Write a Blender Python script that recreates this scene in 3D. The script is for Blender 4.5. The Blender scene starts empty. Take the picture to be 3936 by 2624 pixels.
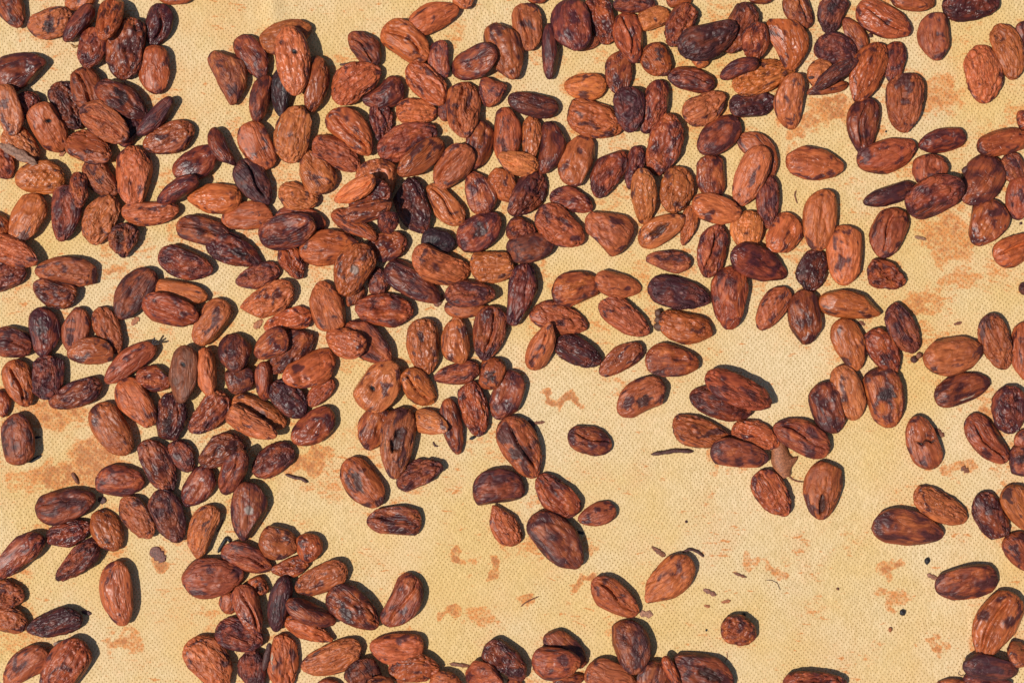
import bpy, math, random
import numpy as np
from mathutils import Euler, Vector

sc = bpy.context.scene
COL = sc.collection
R = math.radians
random.seed(7)

# ------------------------------------------------------------------ camera
FRAME_W = 0.43                       # metres of mat across the picture
SRC_W, SRC_H = 3936.0, 2624.0
S = FRAME_W / SRC_W                  # metres per photo pixel on the mat
LENS = 50.0
HC = FRAME_W * LENS / 36.0           # camera height
cam_d = bpy.data.cameras.new('camera')
cam = bpy.data.objects.new('camera', cam_d)
COL.objects.link(cam)
cam.location = (0, 0, HC)
cam.rotation_euler = (0, 0, 0)
cam_d.lens = LENS
cam_d.sensor_width = 36.0
cam_d.clip_start = 0.01
cam_d.clip_end = 100
sc.camera = cam
sc.render.resolution_x, sc.render.resolution_y = 1024, 682

# ------------------------------------------------------------------ light
SUN_EL, SUN_AZ = R(60), R(202)       # direction the light comes from (angle from +x)
world = bpy.data.worlds.new('World')
sc.world = world
world.use_nodes = True
wn = world.node_tree
wn.nodes.clear()
wo = wn.nodes.new('ShaderNodeOutputWorld')
wb = wn.nodes.new('ShaderNodeBackground')
ws = wn.nodes.new('ShaderNodeTexSky')
ws.sky_type = 'NISHITA'
ws.sun_disc = False
ws.sun_elevation = SUN_EL
ws.sun_rotation = R(90) - SUN_AZ
wb.inputs['Strength'].default_value = 0.065
wn.links.new(ws.outputs[0], wb.inputs['Color'])
wn.links.new(wb.outputs[0], wo.inputs['Surface'])
sun_d = bpy.data.lights.new('sun', 'SUN')
sun_d.energy = 4.1
sun_d.angle = R(0.53)
sun_d.color = (1.0, 0.95, 0.87)
sun = bpy.data.objects.new('sun', sun_d)
COL.objects.link(sun)
to_sun = Vector((math.cos(SUN_EL) * math.cos(SUN_AZ), math.cos(SUN_EL) * math.sin(SUN_AZ), math.sin(SUN_EL)))
sun.rotation_euler = to_sun.to_track_quat('Z', 'Y').to_euler()
sun.location = to_sun * 2
sc.view_settings.view_transform = 'Standard'
sc.view_settings.look = 'None'
sc.view_settings.exposure = 0.0
sc.view_settings.gamma = 1.0
sc.view_settings.use_curve_mapping = False

# ------------------------------------------------------------------ noise
rs = np.random.RandomState(11)
_g = rs.randn(32, 32, 32, 3); TBL = _g / np.linalg.norm(_g, axis=-1, keepdims=True)


def vnoise(x, y, z):
    """gradient noise, roughly 0..1, on arrays"""
    xi = np.floor(x).astype(int); yi = np.floor(y).astype(int); zi = np.floor(z).astype(int)
    fx, fy, fz = x - xi, y - yi, z - zi
    ux = fx * fx * fx * (fx * (fx * 6 - 15) + 10)
    uy = fy * fy * fy * (fy * (fy * 6 - 15) + 10)
    uz = fz * fz * fz * (fz * (fz * 6 - 15) + 10)
    def cn(a, b, c):
        g = TBL[(xi + a) & 31, (yi + b) & 31, (zi + c) & 31]
        return g[..., 0] * (fx - a) + g[..., 1] * (fy - b) + g[..., 2] * (fz - c)
    def lerp(p, q, t): return p + (q - p) * t
    n = lerp(lerp(lerp(cn(0, 0, 0), cn(1, 0, 0), ux), lerp(cn(0, 1, 0), cn(1, 1, 0), ux), uy),
             lerp(lerp(cn(0, 0, 1), cn(1, 0, 1), ux), lerp(cn(0, 1, 1), cn(1, 1, 1), ux), uy), uz)
    return np.clip(0.5 + 0.85 * n, 0, 1)


def fbm(x, y, z, n=3):
    s, a, t = 0, 1.0, 0
    for i in range(n):
        s = s + a * vnoise(x * 2 ** i + 3.7 * i, y * 2 ** i + 1.3 * i, z * 2 ** i + 7.1 * i)
        t += a; a *= 0.5
    return s / t


def sstep(a, b, x):
    t = np.clip((x - a) / (b - a), 0, 1)
    return t * t * (3 - 2 * t)


# ------------------------------------------------------------------ helpers
def tag(o, label=None, cat=None, group=None, kind=None):
    if label: o['label'] = label
    if cat: o['category'] = cat
    if group: o['group'] = group
    if kind: o['kind'] = kind
    return o


def mesh_np(name, co, quads, tris=None, col=None, mat=None, smooth=True, alpha=1.0):
    """mesh straight from numpy arrays"""
    me = bpy.data.meshes.new(name)
    nq = len(quads); nt = 0 if tris is None else len(tris)
    me.vertices.add(len(co)); me.vertices.foreach_set('co', np.asarray(co, dtype=np.float32).ravel())
    idx = np.asarray(quads, dtype=np.int32).ravel()
    starts = np.arange(nq) * 4
    if nt:
        starts = np.concatenate([starts, nq * 4 + np.arange(nt) * 3])
        idx = np.concatenate([idx, np.asarray(tris, dtype=np.int32).ravel()])
    me.loops.add(len(idx)); me.loops.foreach_set('vertex_index', idx.astype(np.int32))
    me.polygons.add(nq + nt)
    me.polygons.foreach_set('loop_start', starts.astype(np.int32))
    me.update(calc_edges=True)
    me.polygons.foreach_set('use_smooth', np.full(nq + nt, smooth))
    if col is not None:
        at = me.color_attributes.new('tint', 'FLOAT_COLOR', 'POINT')
        at.data.foreach_set('color', np.concatenate([col, np.full((len(col), 1), alpha)], 1).astype(np.float32).ravel())
    if mat: me.materials.append(mat)
    me.validate()
    return me


def link(name, me, parent=None):
    o = bpy.data.objects.new(name, me)
    COL.objects.link(o)
    if parent: o.parent = parent
    return o


class NT:
    def __init__(s, name):
        s.m = bpy.data.materials.new(name); s.m.use_nodes = True
        s.t = s.m.node_tree; s.t.nodes.clear()
        s.out = s.n('ShaderNodeOutputMaterial'); s.b = s.n('ShaderNodeBsdfPrincipled')
        s.l(s.b.outputs[0], s.out.inputs['Surface'])
    def n(s, k, **kw):
        nd = s.t.nodes.new(k)
        for a, v in kw.items(): setattr(nd, a, v)
        return nd
    def l(s, a, b): s.t.links.new(a, b)
    def put(s, sock, v):
        if hasattr(v, 'is_linked'): s.l(v, sock)
        else: sock.default_value = v
    def math(s, op, a, b=0.0, c=0.0, clamp=False):
        nd = s.n('ShaderNodeMath', operation=op, use_clamp=clamp)
        for i, v in enumerate((a, b, c)): s.put(nd.inputs[i], v)
        return nd.outputs[0]
    def mix(s, f, a, b, mode='MIX'):
        nd = s.n('ShaderNodeMix', data_type='RGBA', blend_type=mode)
        s.put(nd.inputs[0], f); s.put(nd.inputs[6], a); s.put(nd.inputs[7], b)
        return nd.outputs[2]
    def noise(s, v, scale, detail=3, rough=0.55, dist=0.0, w=None):
        nd = s.n('ShaderNodeTexNoise')
        if w is not None:
            nd.noise_dimensions = '4D'; s.put(nd.inputs['W'], w)
        s.l(v, nd.inputs['Vector'])
        nd.inputs['Scale'].default_value = scale; nd.inputs['Detail'].default_value = detail
        nd.inputs['Roughness'].default_value = rough; nd.inputs['Distortion'].default_value = dist
        return nd.outputs['Fac']
    def mapping(s, v, scale=(1, 1, 1), rot=(0, 0, 0)):
        nd = s.n('ShaderNodeMapping'); s.l(v, nd.inputs['Vector'])
        nd.inputs['Scale'].default_value = scale; nd.inputs['Rotation'].default_value = rot
        return nd.outputs[0]
    def ramp(s, f, lo, hi, a=0.0, b=1.0, smooth=True):
        nd = s.n('ShaderNodeMapRange', interpolation_type='SMOOTHSTEP' if smooth else 'LINEAR')
        s.l(f, nd.inputs[0])
        for i, v in enumerate((lo, hi, a, b)): nd.inputs[1 + i].default_value = v
        return nd.outputs[0]


def shell_material():
    k = NT('bean_shell')
    tc = k.n('ShaderNodeTexCoord').outputs['Object']
    rnd = k.math('MULTIPLY', k.n('ShaderNodeObjectInfo').outputs['Random'], 40.0)
    vc = k.n('ShaderNodeVertexColor', layer_name='tint'); at = vc.outputs['Color']
    fib = k.noise(k.mapping(tc, (0.22, 1, 1)), 900, 4, 0.6, 0.4, w=rnd)       # fibres along the bean
    blot = k.noise(k.mapping(tc, (0.42, 1, 1)), 380, 5, 0.64, 0.5, w=rnd)
    grain = k.noise(tc, 3200, 2, 0.6, w=rnd)
    c = k.mix(k.ramp(fib, 0.34, 0.66, 0, 1), k.mix(1.0, at, (0.66, 0.58, 0.56, 1), 'MULTIPLY'), k.mix(1.0, at, (1.22, 1.2, 1.18, 1), 'MULTIPLY'))
    c = k.mix(k.ramp(blot, 0.54, 0.8, 0, 0.34), c, (0.075, 0.018, 0.014, 1))     # purple-black stains
    c = k.mix(k.ramp(grain, 0.66, 0.8, 0, 0.22), c, (0.42, 0.22, 0.13, 1))      # dusty specks
    k.l(c, k.b.inputs['Base Color'])
    ob = k.n('ShaderNodeObjectInfo').outputs['Random']
    k.l(k.math('ADD', k.ramp(blot, 0.35, 0.7, 0.52, 0.34), k.math('MULTIPLY', k.math('SUBTRACT', ob, 0.5), 0.22)), k.b.inputs['Roughness'])
    k.b.inputs['Specular IOR Level'].default_value = 0.36
    h = k.math('ADD', k.math('MULTIPLY', fib, 0.6), k.math('ADD', k.math('MULTIPLY', grain, 0.12), k.math('MULTIPLY', blot, 0.3)))
    wr = k.noise(k.mapping(tc, (0.2, 1, 1)), 200, 3, 0.5, 0.9, w=rnd)           # hair-thin wrinkles
    wr = k.ramp(k.math('ABSOLUTE', k.math('SUBTRACT', wr, 0.5)), 0.0, 0.035, -1.0, 0.0)
    wr2 = k.noise(tc, 85, 2, 0.5, 1.2, w=k.math('ADD', rnd, 9.0))
    wr2 = k.ramp(k.math('ABSOLUTE', k.math('SUBTRACT', wr2, 0.5)), 0.0, 0.022, -0.4, 0.0)
    h = k.math('ADD', k.math('MULTIPLY', h, 0.8), k.math('MULTIPLY', k.math('ADD', wr, wr2), k.math('MULTIPLY', vc.outputs['Alpha'], 1.1)))
    bp = k.n('ShaderNodeBump'); bp.inputs['Strength'].default_value = 0.7; bp.inputs['Distance'].default_value = 0.0005
    k.l(h, bp.inputs['Height']); k.l(bp.outputs[0], k.b.inputs['Normal'])
    return k.m


def mat_material():
    k = NT('mat_cloth')
    tc = k.n('ShaderNodeTexCoord').outputs['Object']
    sep = k.n('ShaderNodeSeparateXYZ')
    # gentle warp so that the rows of pits wander like cloth
    wx = k.noise(tc, 9, 2); wy = k.noise(k.mapping(tc, (1, 1, 1), (0, 0, 1.3)), 9, 2)
    k.l(tc, sep.inputs[0])
    px = k.math('ADD', sep.outputs[0], k.math('MULTIPLY', wx, 0.012))
    py = k.math('ADD', sep.outputs[1], k.math('MULTIPLY', wy, 0.012))
    ax, ay, bx, by = 18.0 * S, 2.3 * S, 10.7 * S, -8.4 * S          # lattice vectors measured on the cloth
    det = ax * by - ay * bx
    u = k.math('ADD', k.math('MULTIPLY', px, by / det), k.math('MULTIPLY', py, -bx / det))
    v = k.math('ADD', k.math('MULTIPLY', px, -ay / det), k.math('MULTIPLY', py, ax / det))
    fu = k.math('SUBTRACT', k.math('FRACT', u), 0.5); fv = k.math('SUBTRACT', k.math('FRACT', v), 0.5)
    dx = k.math('ADD', k.math('MULTIPLY', fu, ax), k.math('MULTIPLY', fv, bx))
    dy = k.math('ADD', k.math('MULTIPLY', fu, ay), k.math('MULTIPLY', fv, by))
    d = k.math('SQRT', k.math('ADD', k.math('MULTIPLY', dx, dx), k.math('MULTIPLY', dy, dy)))
    pit = k.ramp(d, 1.0 * S, 3.4 * S, 1, 0)
    thread = k.noise(k.mapping(tc, (3.2, 0.5, 1), (0, 0, R(52))), 900, 3, 0.6)
    cloud = k.noise(tc, 14, 4, 0.6)
    cloud2 = k.noise(tc, 45, 4, 0.6, 0.5)
    st = k.n('ShaderNodeAttribute', attribute_name='stain')
    ws_ = k.n('ShaderNodeAttribute', attribute_name='wash')
    base = k.mix(k.ramp(cloud, 0.35, 0.65), (0.69, 0.465, 0.185, 1), (0.715, 0.53, 0.295, 1))
    base = k.mix(k.ramp(cloud2, 0.5, 0.72, 0, 0.4), base, (0.71, 0.43, 0.215, 1))
    base = k.mix(k.ramp(thread, 0.3, 0.7), k.mix(1.0, base, (0.80, 0.78, 0.70, 1), 'MULTIPLY'), k.mix(1.0, base, (1.14, 1.16, 1.24, 1), 'MULTIPLY'))
    wash = k.math('MULTIPLY', ws_.outputs['Fac'], k.ramp(k.noise(tc, 60, 4, 0.65), 0.3, 0.65))
    base = k.mix(k.math('MULTIPLY', wash, 0.42), base, (0.70, 0.37, 0.135, 1))
    # smears: attribute says where, fine noise gives them ragged edges
    sn = k.noise(k.mapping(tc, (0.8, 1.7, 1), (0, 0, 0.45)), 240, 7, 0.74, 0.5)
    sm = k.ramp(k.math('ADD', k.math('MULTIPLY', st.outputs['Fac'], 0.55), k.math('MULTIPLY', sn, 0.9)), 0.66, 0.80)
    deep = k.ramp(k.math('ADD', k.math('MULTIPLY', st.outputs['Fac'], 0.5), k.math('MULTIPLY', k.noise(tc, 330, 5, 0.65), 0.9)), 0.78, 0.95)
    fl = k.noise(k.mapping(tc, (0.55, 1.6, 1), (0, 0, 0.4)), 330, 5, 0.66, 0.6)      # scattered rusty flecks
    fl = k.math('MULTIPLY', k.ramp(k.math('ADD', fl, k.math('MULTIPLY', k.math('SUBTRACT', cloud2, 0.5), 0.5)), 0.63, 0.70), 0.8)
    base = k.mix(fl, base, (0.60, 0.20, 0.045, 1))
    brk = k.ramp(k.noise(tc, 700, 3, 0.6), 0.3, 0.62, 0.25, 0.85)
    base = k.mix(k.math('MULTIPLY', sm, brk), base, (0.63, 0.215, 0.052, 1))
    base = k.mix(k.math('MULTIPLY', k.math('MULTIPLY', deep, sm), 0.65), base, (0.38, 0.12, 0.042, 1))
    base = k.mix(k.math('MULTIPLY', k.math('MULTIPLY', pit, k.ramp(k.noise(tc, 70, 3), 0.3, 0.7, 0.45, 1.0)), 0.9), base, (0.30, 0.165, 0.045, 1))
    k.l(base, k.b.inputs['Base Color'])
    k.b.inputs['Roughness'].default_value = 0.75
    k.b.inputs['Specular IOR Level'].default_value = 0.25
    h = k.math('SUBTRACT', k.math('MULTIPLY', thread, 0.55), k.math('MULTIPLY', pit, 1.0))
    bp = k.n('ShaderNodeBump'); bp.inputs['Strength'].default_value = 0.5; bp.inputs['Distance'].default_value = 0.0004
    k.l(h, bp.inputs['Height']); k.l(bp.outputs[0], k.b.inputs['Normal'])
    return k.m


def debris_material():
    k = NT('husk_debris')
    tc = k.n('ShaderNodeTexCoord').outputs['Object']
    at = k.n('ShaderNodeVertexColor', layer_name='tint').outputs['Color']
    n = k.noise(tc, 1200, 4, 0.65, 0.4)
    c = k.mix(k.ramp(n, 0.3, 0.7), k.mix(1.0, at, (0.5, 0.45, 0.45, 1), 'MULTIPLY'), k.mix(1.0, at, (1.3, 1.25, 1.2, 1), 'MULTIPLY'))
    k.l(c, k.b.inputs['Base Color']); k.b.inputs['Roughness'].default_value = 0.55
    bp = k.n('ShaderNodeBump'); bp.inputs['Strength'].default_value = 0.7; bp.inputs['Distance'].default_value = 0.0004
    k.l(n, bp.inputs['Height']); k.l(bp.outputs[0], k.b.inputs['Normal'])
    return k.m


SHELL, CLOTH, DEBRIS = shell_material(), mat_material(), debris_material()

# ------------------------------------------------------------------ where every bean lies
# blunt end x y, pointed end x y, width, tone 0 black .. 4 pale orange, shape letters, level in the heap [| own words]
# shape: p plain  w wrinkled  g ridged  s folded  b bent  t shrivelled  x broken  q knobbly  e on edge  k nicked  c cut off  d grey spot  h hollow
TILES = {}
TILES[(0, 0, 1.96)] = """
-10 -90 150 190 210 2 p 0
540 130 205 215 215 3 wx 0
690 -60 480 20 160 3 p 0
690 40 490 310 130 1 e 0
820 -60 790 320 230 3 sg 1
1000 140 900 585 270 1.5 w 0
745 215 640 505 220 2 w 0
1220 30 1160 335 195 .5 s 0
1150 345 1165 700 225 3 p 0
-50 600 340 470 265 1 p 0
590 520 720 830 230 2.2 s 0
720 620 1080 850 240 1 x 1|dark cocoa bean with a ragged black crust along its upper side, on a heap
590 780 925 1030 240 3 sg 2
870 1060 1060 880 180 1 h 0
430 620 590 960 215 1 wg 0
160 700 260 900 200 1 w 0
260 780 420 1130 235 3.7 pk 1|pale orange cocoa bean with a short black slit across its smooth side, beside a bean heap
-10 640 90 1010 220 3 p 1
490 1020 815 1165 240 2.3 g 1
40 980 270 1210 210 3.3 g 0
-40 1090 50 1340 170 2 w 0
1305 750 1045 1020 130 .5 e 0
1455 970 1085 1110 225 2.3 g 0
480 1330 115 1340 240 3.5 q 0|orange-brown cocoa bean whose face is embossed with rows of small knobs
640 1220 860 1470 200 2.3 w 0
560 1290 590 1560 140 2 t 1
1000 1105 1010 1560 265 3.4 g 0
1480 1330 1165 1510 140 1 e 1
1320 1330 1640 1130 220 1.5 p 0
1170 -60 1440 -40 150 3 p 0
"""
TILES[(800, 0, 1.96)] = """
100 370 235 765 225 2 pb 0
240 265 430 570 200 1.6 p 0
400 330 770 200 220 3 p 0
600 185 650 695 250 3.8 gk 2|large pale orange cocoa bean with a black nick, lying across a charcoal black bean
560 500 530 870 170 0 p 0|charcoal black cocoa bean lying under a large pale orange bean
430 570 345 915 145 1.6 e 0
845 430 790 840 175 2.3 eg 0
1290 470 1075 240 195 1.5 s 0
930 720 1280 500 265 3 pw 0
1335 190 1662 420 250 3.5 s 0
1470 640 1190 800 190 1.2 b 0
1290 760 1320 1055 170 1.2 t 0
940 830 1240 1140 245 2.7 s 0|reddish brown cocoa bean split by a glossy black crack along its middle
680 800 590 1220 260 3.5 wf 0|orange-brown wrinkled cocoa bean with a pale peeling edge
280 940 450 1265 230 2.8 p 0
800 1060 1140 1260 215 2.8 w 0
900 1440 700 1145 240 3 p 0
240 1215 450 1535 230 .5 s 0
10 980 170 1260 130 1 be 0
530 1440 820 1530 200 3.4 w 0
245 1490 -148 1508 220 4 p 0
1230 1210 1330 1500 300 3.4 g 0
1370 1400 1050 1560 220 1 w 1
1270 1350 950 1520 150 4 gs 2|slender bright orange cocoa bean folded open along its length, on top of a heap
1285 1148 1712 968 245 1.9 w 0
1466 1361 1614 1755 235 .6 g 0
"""
TILES[(1600, 0, 1.96)] = """
-53 197 308 49 205 3.4 p 0
300 -60 420 30 150 3.4 p 0
150 310 190 580 150 2 b 0
-60 490 220 770 220 3 w 0
620 390 255 530 225 1.5 p 1
580 185 760 585 270 2.5 p 0
820 25 860 375 215 3 s 0
1005 185 1015 590 120 .5 e 0
1140 -30 1200 375 285 1.2 p 1|big dark brown cocoa bean with a dusty grey tip, resting on other beans
1340 -40 1440 325 200 1.5 t 0
1180 330 1380 290 120 2.5 p 0
1430 650 1120 655 195 3.5 p 0
1540 380 1510 710 200 2 g 0
1150 830 1540 980 260 3 w 0
470 680 670 720 190 2 b 0
1065 830 695 750 170 .5 p 0
350 600 355 1030 250 3 sg 1
-150 830 150 850 190 3.5 w 0
215 760 210 910 100 1.5 p 0
510 915 440 1270 210 1.5 p 0
400 1100 150 1390 235 3 s 1
195 1060 -130 1310 190 2.6 p 1
685 815 690 1240 200 2.5 p 0
880 875 870 1210 150 3.4 g 0
1050 930 1000 1310 180 1 b 0
920 1250 615 1175 175 4 g 2|bright orange cocoa bean lying across the ends of three standing beans
1150 1390 1260 1020 240 3 p 0
1540 1130 1340 1470 220 1.5 w 0
540 1600 420 1290 220 2 p 0
600 1270 700 1520 200 3 q 0
960 1310 720 1620 240 1 w 1
330 1690 90 1400 190 3.4 s 0
1020 1450 1330 1550 165 2 w 0
830 -50 1000 -40 120 2 p 0
"""
TILES[(2400, 0, 1.96)] = """
10 70 80 465 225 2.4 s 1
-80 20 230 20 140 1 w 0
110 160 340 90 160 4 c 0|pale orange cocoa bean with one end cut off square
320 -20 510 -40 150 2.5 p 0
490 35 340 345 190 2 t 0
430 370 865 190 270 .6 w 2|large very dark brown cocoa bean with pitted skin, lying on top of others
960 40 800 400 230 1.5 w 0
580 350 570 510 150 3.5 p 0
1010 165 980 450 210 2 g 1
1180 125 1310 515 250 3 pb 0
1250 -60 1370 210 200 2 s 0
170 345 310 570 215 2.4 x 0
680 620 335 560 180 1 s 0
1000 450 725 560 120 1 e 1
820 640 1270 500 240 3.5 gw 0
1260 540 1250 955 200 3.2 b 1|shiny orange-brown cocoa bean bent like a kidney, one flank torn
800 810 1140 750 190 .4 w 0
460 900 770 730 230 3 w 0
290 615 160 1000 190 2 w 0
30 650 60 985 225 .5 w 1
370 870 240 1310 250 2 w 0
860 900 570 1140 230 1 p 0
920 990 1150 1310 190 2.5 b 0
1050 1100 880 1535 220 3.4 p 1
1225 1200 1645 1270 235 3 p 0
120 1105 40 1420 140 1 t 0
140 1260 170 1680 190 3.5 g 1
430 1260 360 1600 240 3 w 0
650 1170 660 1500 210 2 c 0
1090 1320 1080 1715 175 1.5 g 0
525 1520 885 1620 205 3.4 p 1
940 -40 1120 -30 110 2 p 0
"""
TILES[(3136, 0, 1.96)] = """
170 -40 60 235 200 1 wx 0
370 375 230 130 145 2 p 0
320 50 700 250 250 3 s 0
560 -60 900 20 200 2.5 p 0
960 50 1380 20 230 .5 w 0
880 100 900 450 225 2.4 p 0
1400 180 1520 585 215 3 w 0
1240 345 1290 770 275 3.5 w 0|broad pale orange cocoa bean with a dark band along one edge, lying on bare mat
1560 160 1640 350 130 1 p 0
10 310 330 430 220 1.1 w 0
610 310 570 620 180 1.5 p 0
490 310 310 740 250 2.5 g 1
130 560 -60 560 220 3.4 p 0
310 440 -20 660 120 .5 t 1
240 620 -60 690 100 2.5 p 0
680 560 660 990 265 2.5 g 0
370 740 340 1155 240 1.5 s 0
330 1240 755 1110 240 2.4 p 0
1130 1020 790 1090 175 1 p 0
1220 1100 1640 1030 190 2.4 g 0
1530 910 1650 880 140 2 p 0
870 1165 860 1430 255 2.5 p 0
700 1560 1100 1380 300 1.5 w 1
1390 1170 1180 1530 290 1 p 1
1450 1160 1560 1380 180 2 g 0
740 1410 370 1530 140 .5 e 0
1560 1330 1530 1650 200 2.4 p 0
"""
TILES[(0, 800, 1.96)] = """
290 -95 110 245 235 3 p 0
520 -165 480 245 220 1 g 0
830 -95 670 255 235 3 w 0
920 50 1340 30 175 3 g 0
950 115 900 365 210 1.6 th 0|small crumpled dark cocoa bean curled in on itself like a knot
-100 60 50 200 170 3 p 0
-130 260 262 380 210 3 g 1
-120 560 180 450 200 1.5 w 0
720 500 270 450 220 2.5 q 0|reddish brown cocoa bean with a coarse greyish knobbly face
570 690 245 600 200 1.5 w 0
1130 460 880 810 245 1 p 0
1195 360 1590 480 220 1.5 w 0
1330 130 1720 210 200 1.5 s 0
1165 590 1550 680 160 3.5 p 0
1065 710 1475 820 235 2.4 s 1
1690 700 1470 1010 210 3 p 0
330 750 340 1115 225 1 px 0
-60 990 240 1030 220 1.5 s 0
590 750 540 1090 195 2.5 p 0
740 750 880 1090 190 2.5 w 0
830 1070 490 1080 195 2.5 p 1
380 1110 340 1435 225 1.1 t 0
760 1330 380 1480 190 1.5 g 0
90 1150 200 1490 210 3 s 0
-20 1370 30 1570 130 2 p 0
1150 1020 790 1290 175 2.5 pn 0|slender reddish brown cocoa bean with a dark twiggy tuft at its end
1020 1280 1300 1290 190 2 g 0
1380 1040 1350 1465 215 1.6 po 1|olive brown cocoa bean with a small black crack, standing out on a heap
1530 1055 1570 1415 150 3.9 e 0
910 1300 1130 1640 230 3 p 0
1320 1400 1260 1740 230 1 xw 0
"""
TILES[(800, 800, 1.96)] = """
475 30 100 80 205 3 p 0
510 50 880 100 180 2.5 p 0
375 220 800 120 250 1.5 s 1
0 240 395 400 220 1 wx 0
560 270 690 530 170 2.5 t 0
695 310 1140 280 260 3 p 0
1180 270 990 650 270 2.5 gd 1|reddish brown ridged cocoa bean with a round grey scab, tilted over a smooth bean
1210 320 1500 250 210 2 w 0
1280 650 1275 445 145 1.5 g 0|tiny dark cocoa bean with a pointed tip, wedged between larger ones
1150 570 1060 740 120 2 p 0
930 10 1270 220 165 2.5 g 1
1030 70 1390 -10 150 2.2 g 1
1380 30 1350 205 150 1 g 1
1350 430 1740 690 225 1 p 0
530 460 210 560 175 1.8 w 0
640 600 270 790 225 3.5 w 0
770 800 420 890 170 3 w 0
960 920 830 560 245 3.4 p 0
1540 790 1115 740 240 2 g 0
1040 880 1370 1150 240 2 p 0
1180 1070 870 960 210 3.5 w 1
590 950 340 1100 210 2 p 1
760 930 470 1230 210 1.5 w 0
940 1130 580 1330 240 3 p 1
170 940 200 1235 240 1 p 1
130 1300 345 1290 200 1 c 0
400 1155 400 1450 125 2.5 e 1
500 1310 720 1560 220 .6 w 0
930 1290 750 1480 140 2.5 g 0
165 1450 560 1640 180 3 g 1
140 1410 -120 1690 220 2 w 0
1180 1510 1410 1170 285 3.5 pk 0|plump pale orange cocoa bean with a dark nick near its pointed end
1460 1240 1700 1470 215 3 s 1
"""
TILES[(1600, 800, 1.96)] = """
40 240 290 270 190 0 p 0|charcoal black cocoa bean half hidden behind a pale orange ridged bean
330 290 620 60 250 1.5 x 0
-40 360 380 520 250 3.5 g 1
410 440 735 450 225 3.5 cw 0|orange-brown cocoa bean broken straight across with a clean pale edge
680 150 900 170 180 1.5 w 0
690 330 1040 270 210 1 p 0
920 20 1240 270 260 2.6 w 0
1590 280 1330 20 280 3 p 0
840 425 740 880 215 1 w 0
220 640 590 640 210 2 g 1
215 750 520 760 140 2.5 p 0
1025 640 1380 560 245 2 p 0
1350 540 1700 620 180 3.5 p 1
870 770 1285 900 210 3 w 0
870 1220 1020 860 180 3.5 s 1
1055 1000 1385 1160 200 .5 w 0
1400 700 1750 940 210 3 w 0
1690 1030 1385 1240 180 2.5 w 0
300 1170 285 820 205 3 p 0
590 745 500 1140 240 2 sw 0
30 840 70 1250 235 3 g 0
470 1210 140 1290 165 2 g 0
600 1130 530 1365 200 2.5 xc 1
750 1235 620 1590 220 1.5 p 0
390 1320 490 1710 200 2 gw 0
230 1440 310 1850 150 1.5 p 0
"""
TILES[(2400, 800, 1.96)] = """
120 240 460 60 200 3.5 h 1|orange-brown cocoa bean torn open to show a dark hollow
520 -20 450 275 120 3 t 0
930 20 910 330 235 4 g 0
1270 50 1150 340 240 3.5 p 0
1500 -135 1440 315 240 3.5 p 0
700 130 620 515 215 2 sw 0
800 330 1255 500 240 1 p 1
500 410 170 390 165 2 g 0
185 590 640 690 230 .5 w 0
800 445 780 905 265 2 p 0
1450 320 1380 615 215 .5 w 0
1220 600 1010 900 190 2.5 q 0
1350 620 1370 1020 240 1.5 p 0
260 860 660 950 230 3 gr 0|orange-brown ridged cocoa bean with a crumbled broken knob at one end
165 1130 560 1160 240 2 p 0
300 1330 -60 1500 245 3 px 0|orange-brown cocoa bean with a dark purple peeled patch, alone on the mat
620 1270 1100 1480 238 2.2 w 1
500 1410 950 1550 205 1.2 w 0
"""
TILES[(3136, 800, 1.96)] = """
220 135 210 575 255 3.5 p 0
620 5 480 360 250 2.5 s 0
400 440 660 580 220 2 t 0
30 690 480 770 200 3 p 0
570 730 730 1090 215 1.5 w 0
190 840 320 1215 225 3 p 0
420 920 610 1240 215 2 w 0
810 1150 1250 1080 270 3 p 0
1290 810 1420 1210 215 2.5 w 0
1580 860 1600 1300 220 3 p 0
900 1420 1310 1290 215 1 pf 0|dark smooth cocoa bean with a bluish sheen and a pale chipped end
1460 1340 1440 1690 250 1 w 0
190 1190 300 1590 220 3.5 p 0
470 1210 590 1640 270 2 x 0|reddish brown cocoa bean with a black burnt looking patch on one side
40 1320 150 1690 240 1 p 0
1370 -50 1220 275 280 2 p 0
1360 390 1660 230 220 3 s 0
1545 610 1640 600 90 .5 p 0
"""
TILES[(0, 1600, 1.96)] = """
140 360 130 -20 245 1.6 p 0
720 -80 960 280 250 3 p 0
1100 180 1290 560 215 1.5 w 0
1300 190 1440 405 170 1 g 0
720 490 1080 480 230 1.6 p 0
280 720 715 620 240 1.2 p 0
920 620 1140 905 210 2.5 w 0
720 720 880 1005 215 3 p 0
350 940 675 830 190 1 w 0
740 960 430 1230 190 1.2 t 0
310 890 -40 1190 200 2 g 0
840 1100 910 1570 240 3 p 0|long orange-brown cocoa bean alone on stained mat, near a dull purple shell scrap
-80 1310 175 1370 200 2.5 w 0
-70 1500 205 1560 190 3 w 0
1190 560 1340 945 240 1 w 0
1560 400 1380 690 210 1.6 p 1
1580 670 1450 1060 200 3 g 0
610 1510 205 1600 200 .4 w 0
"""
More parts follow.
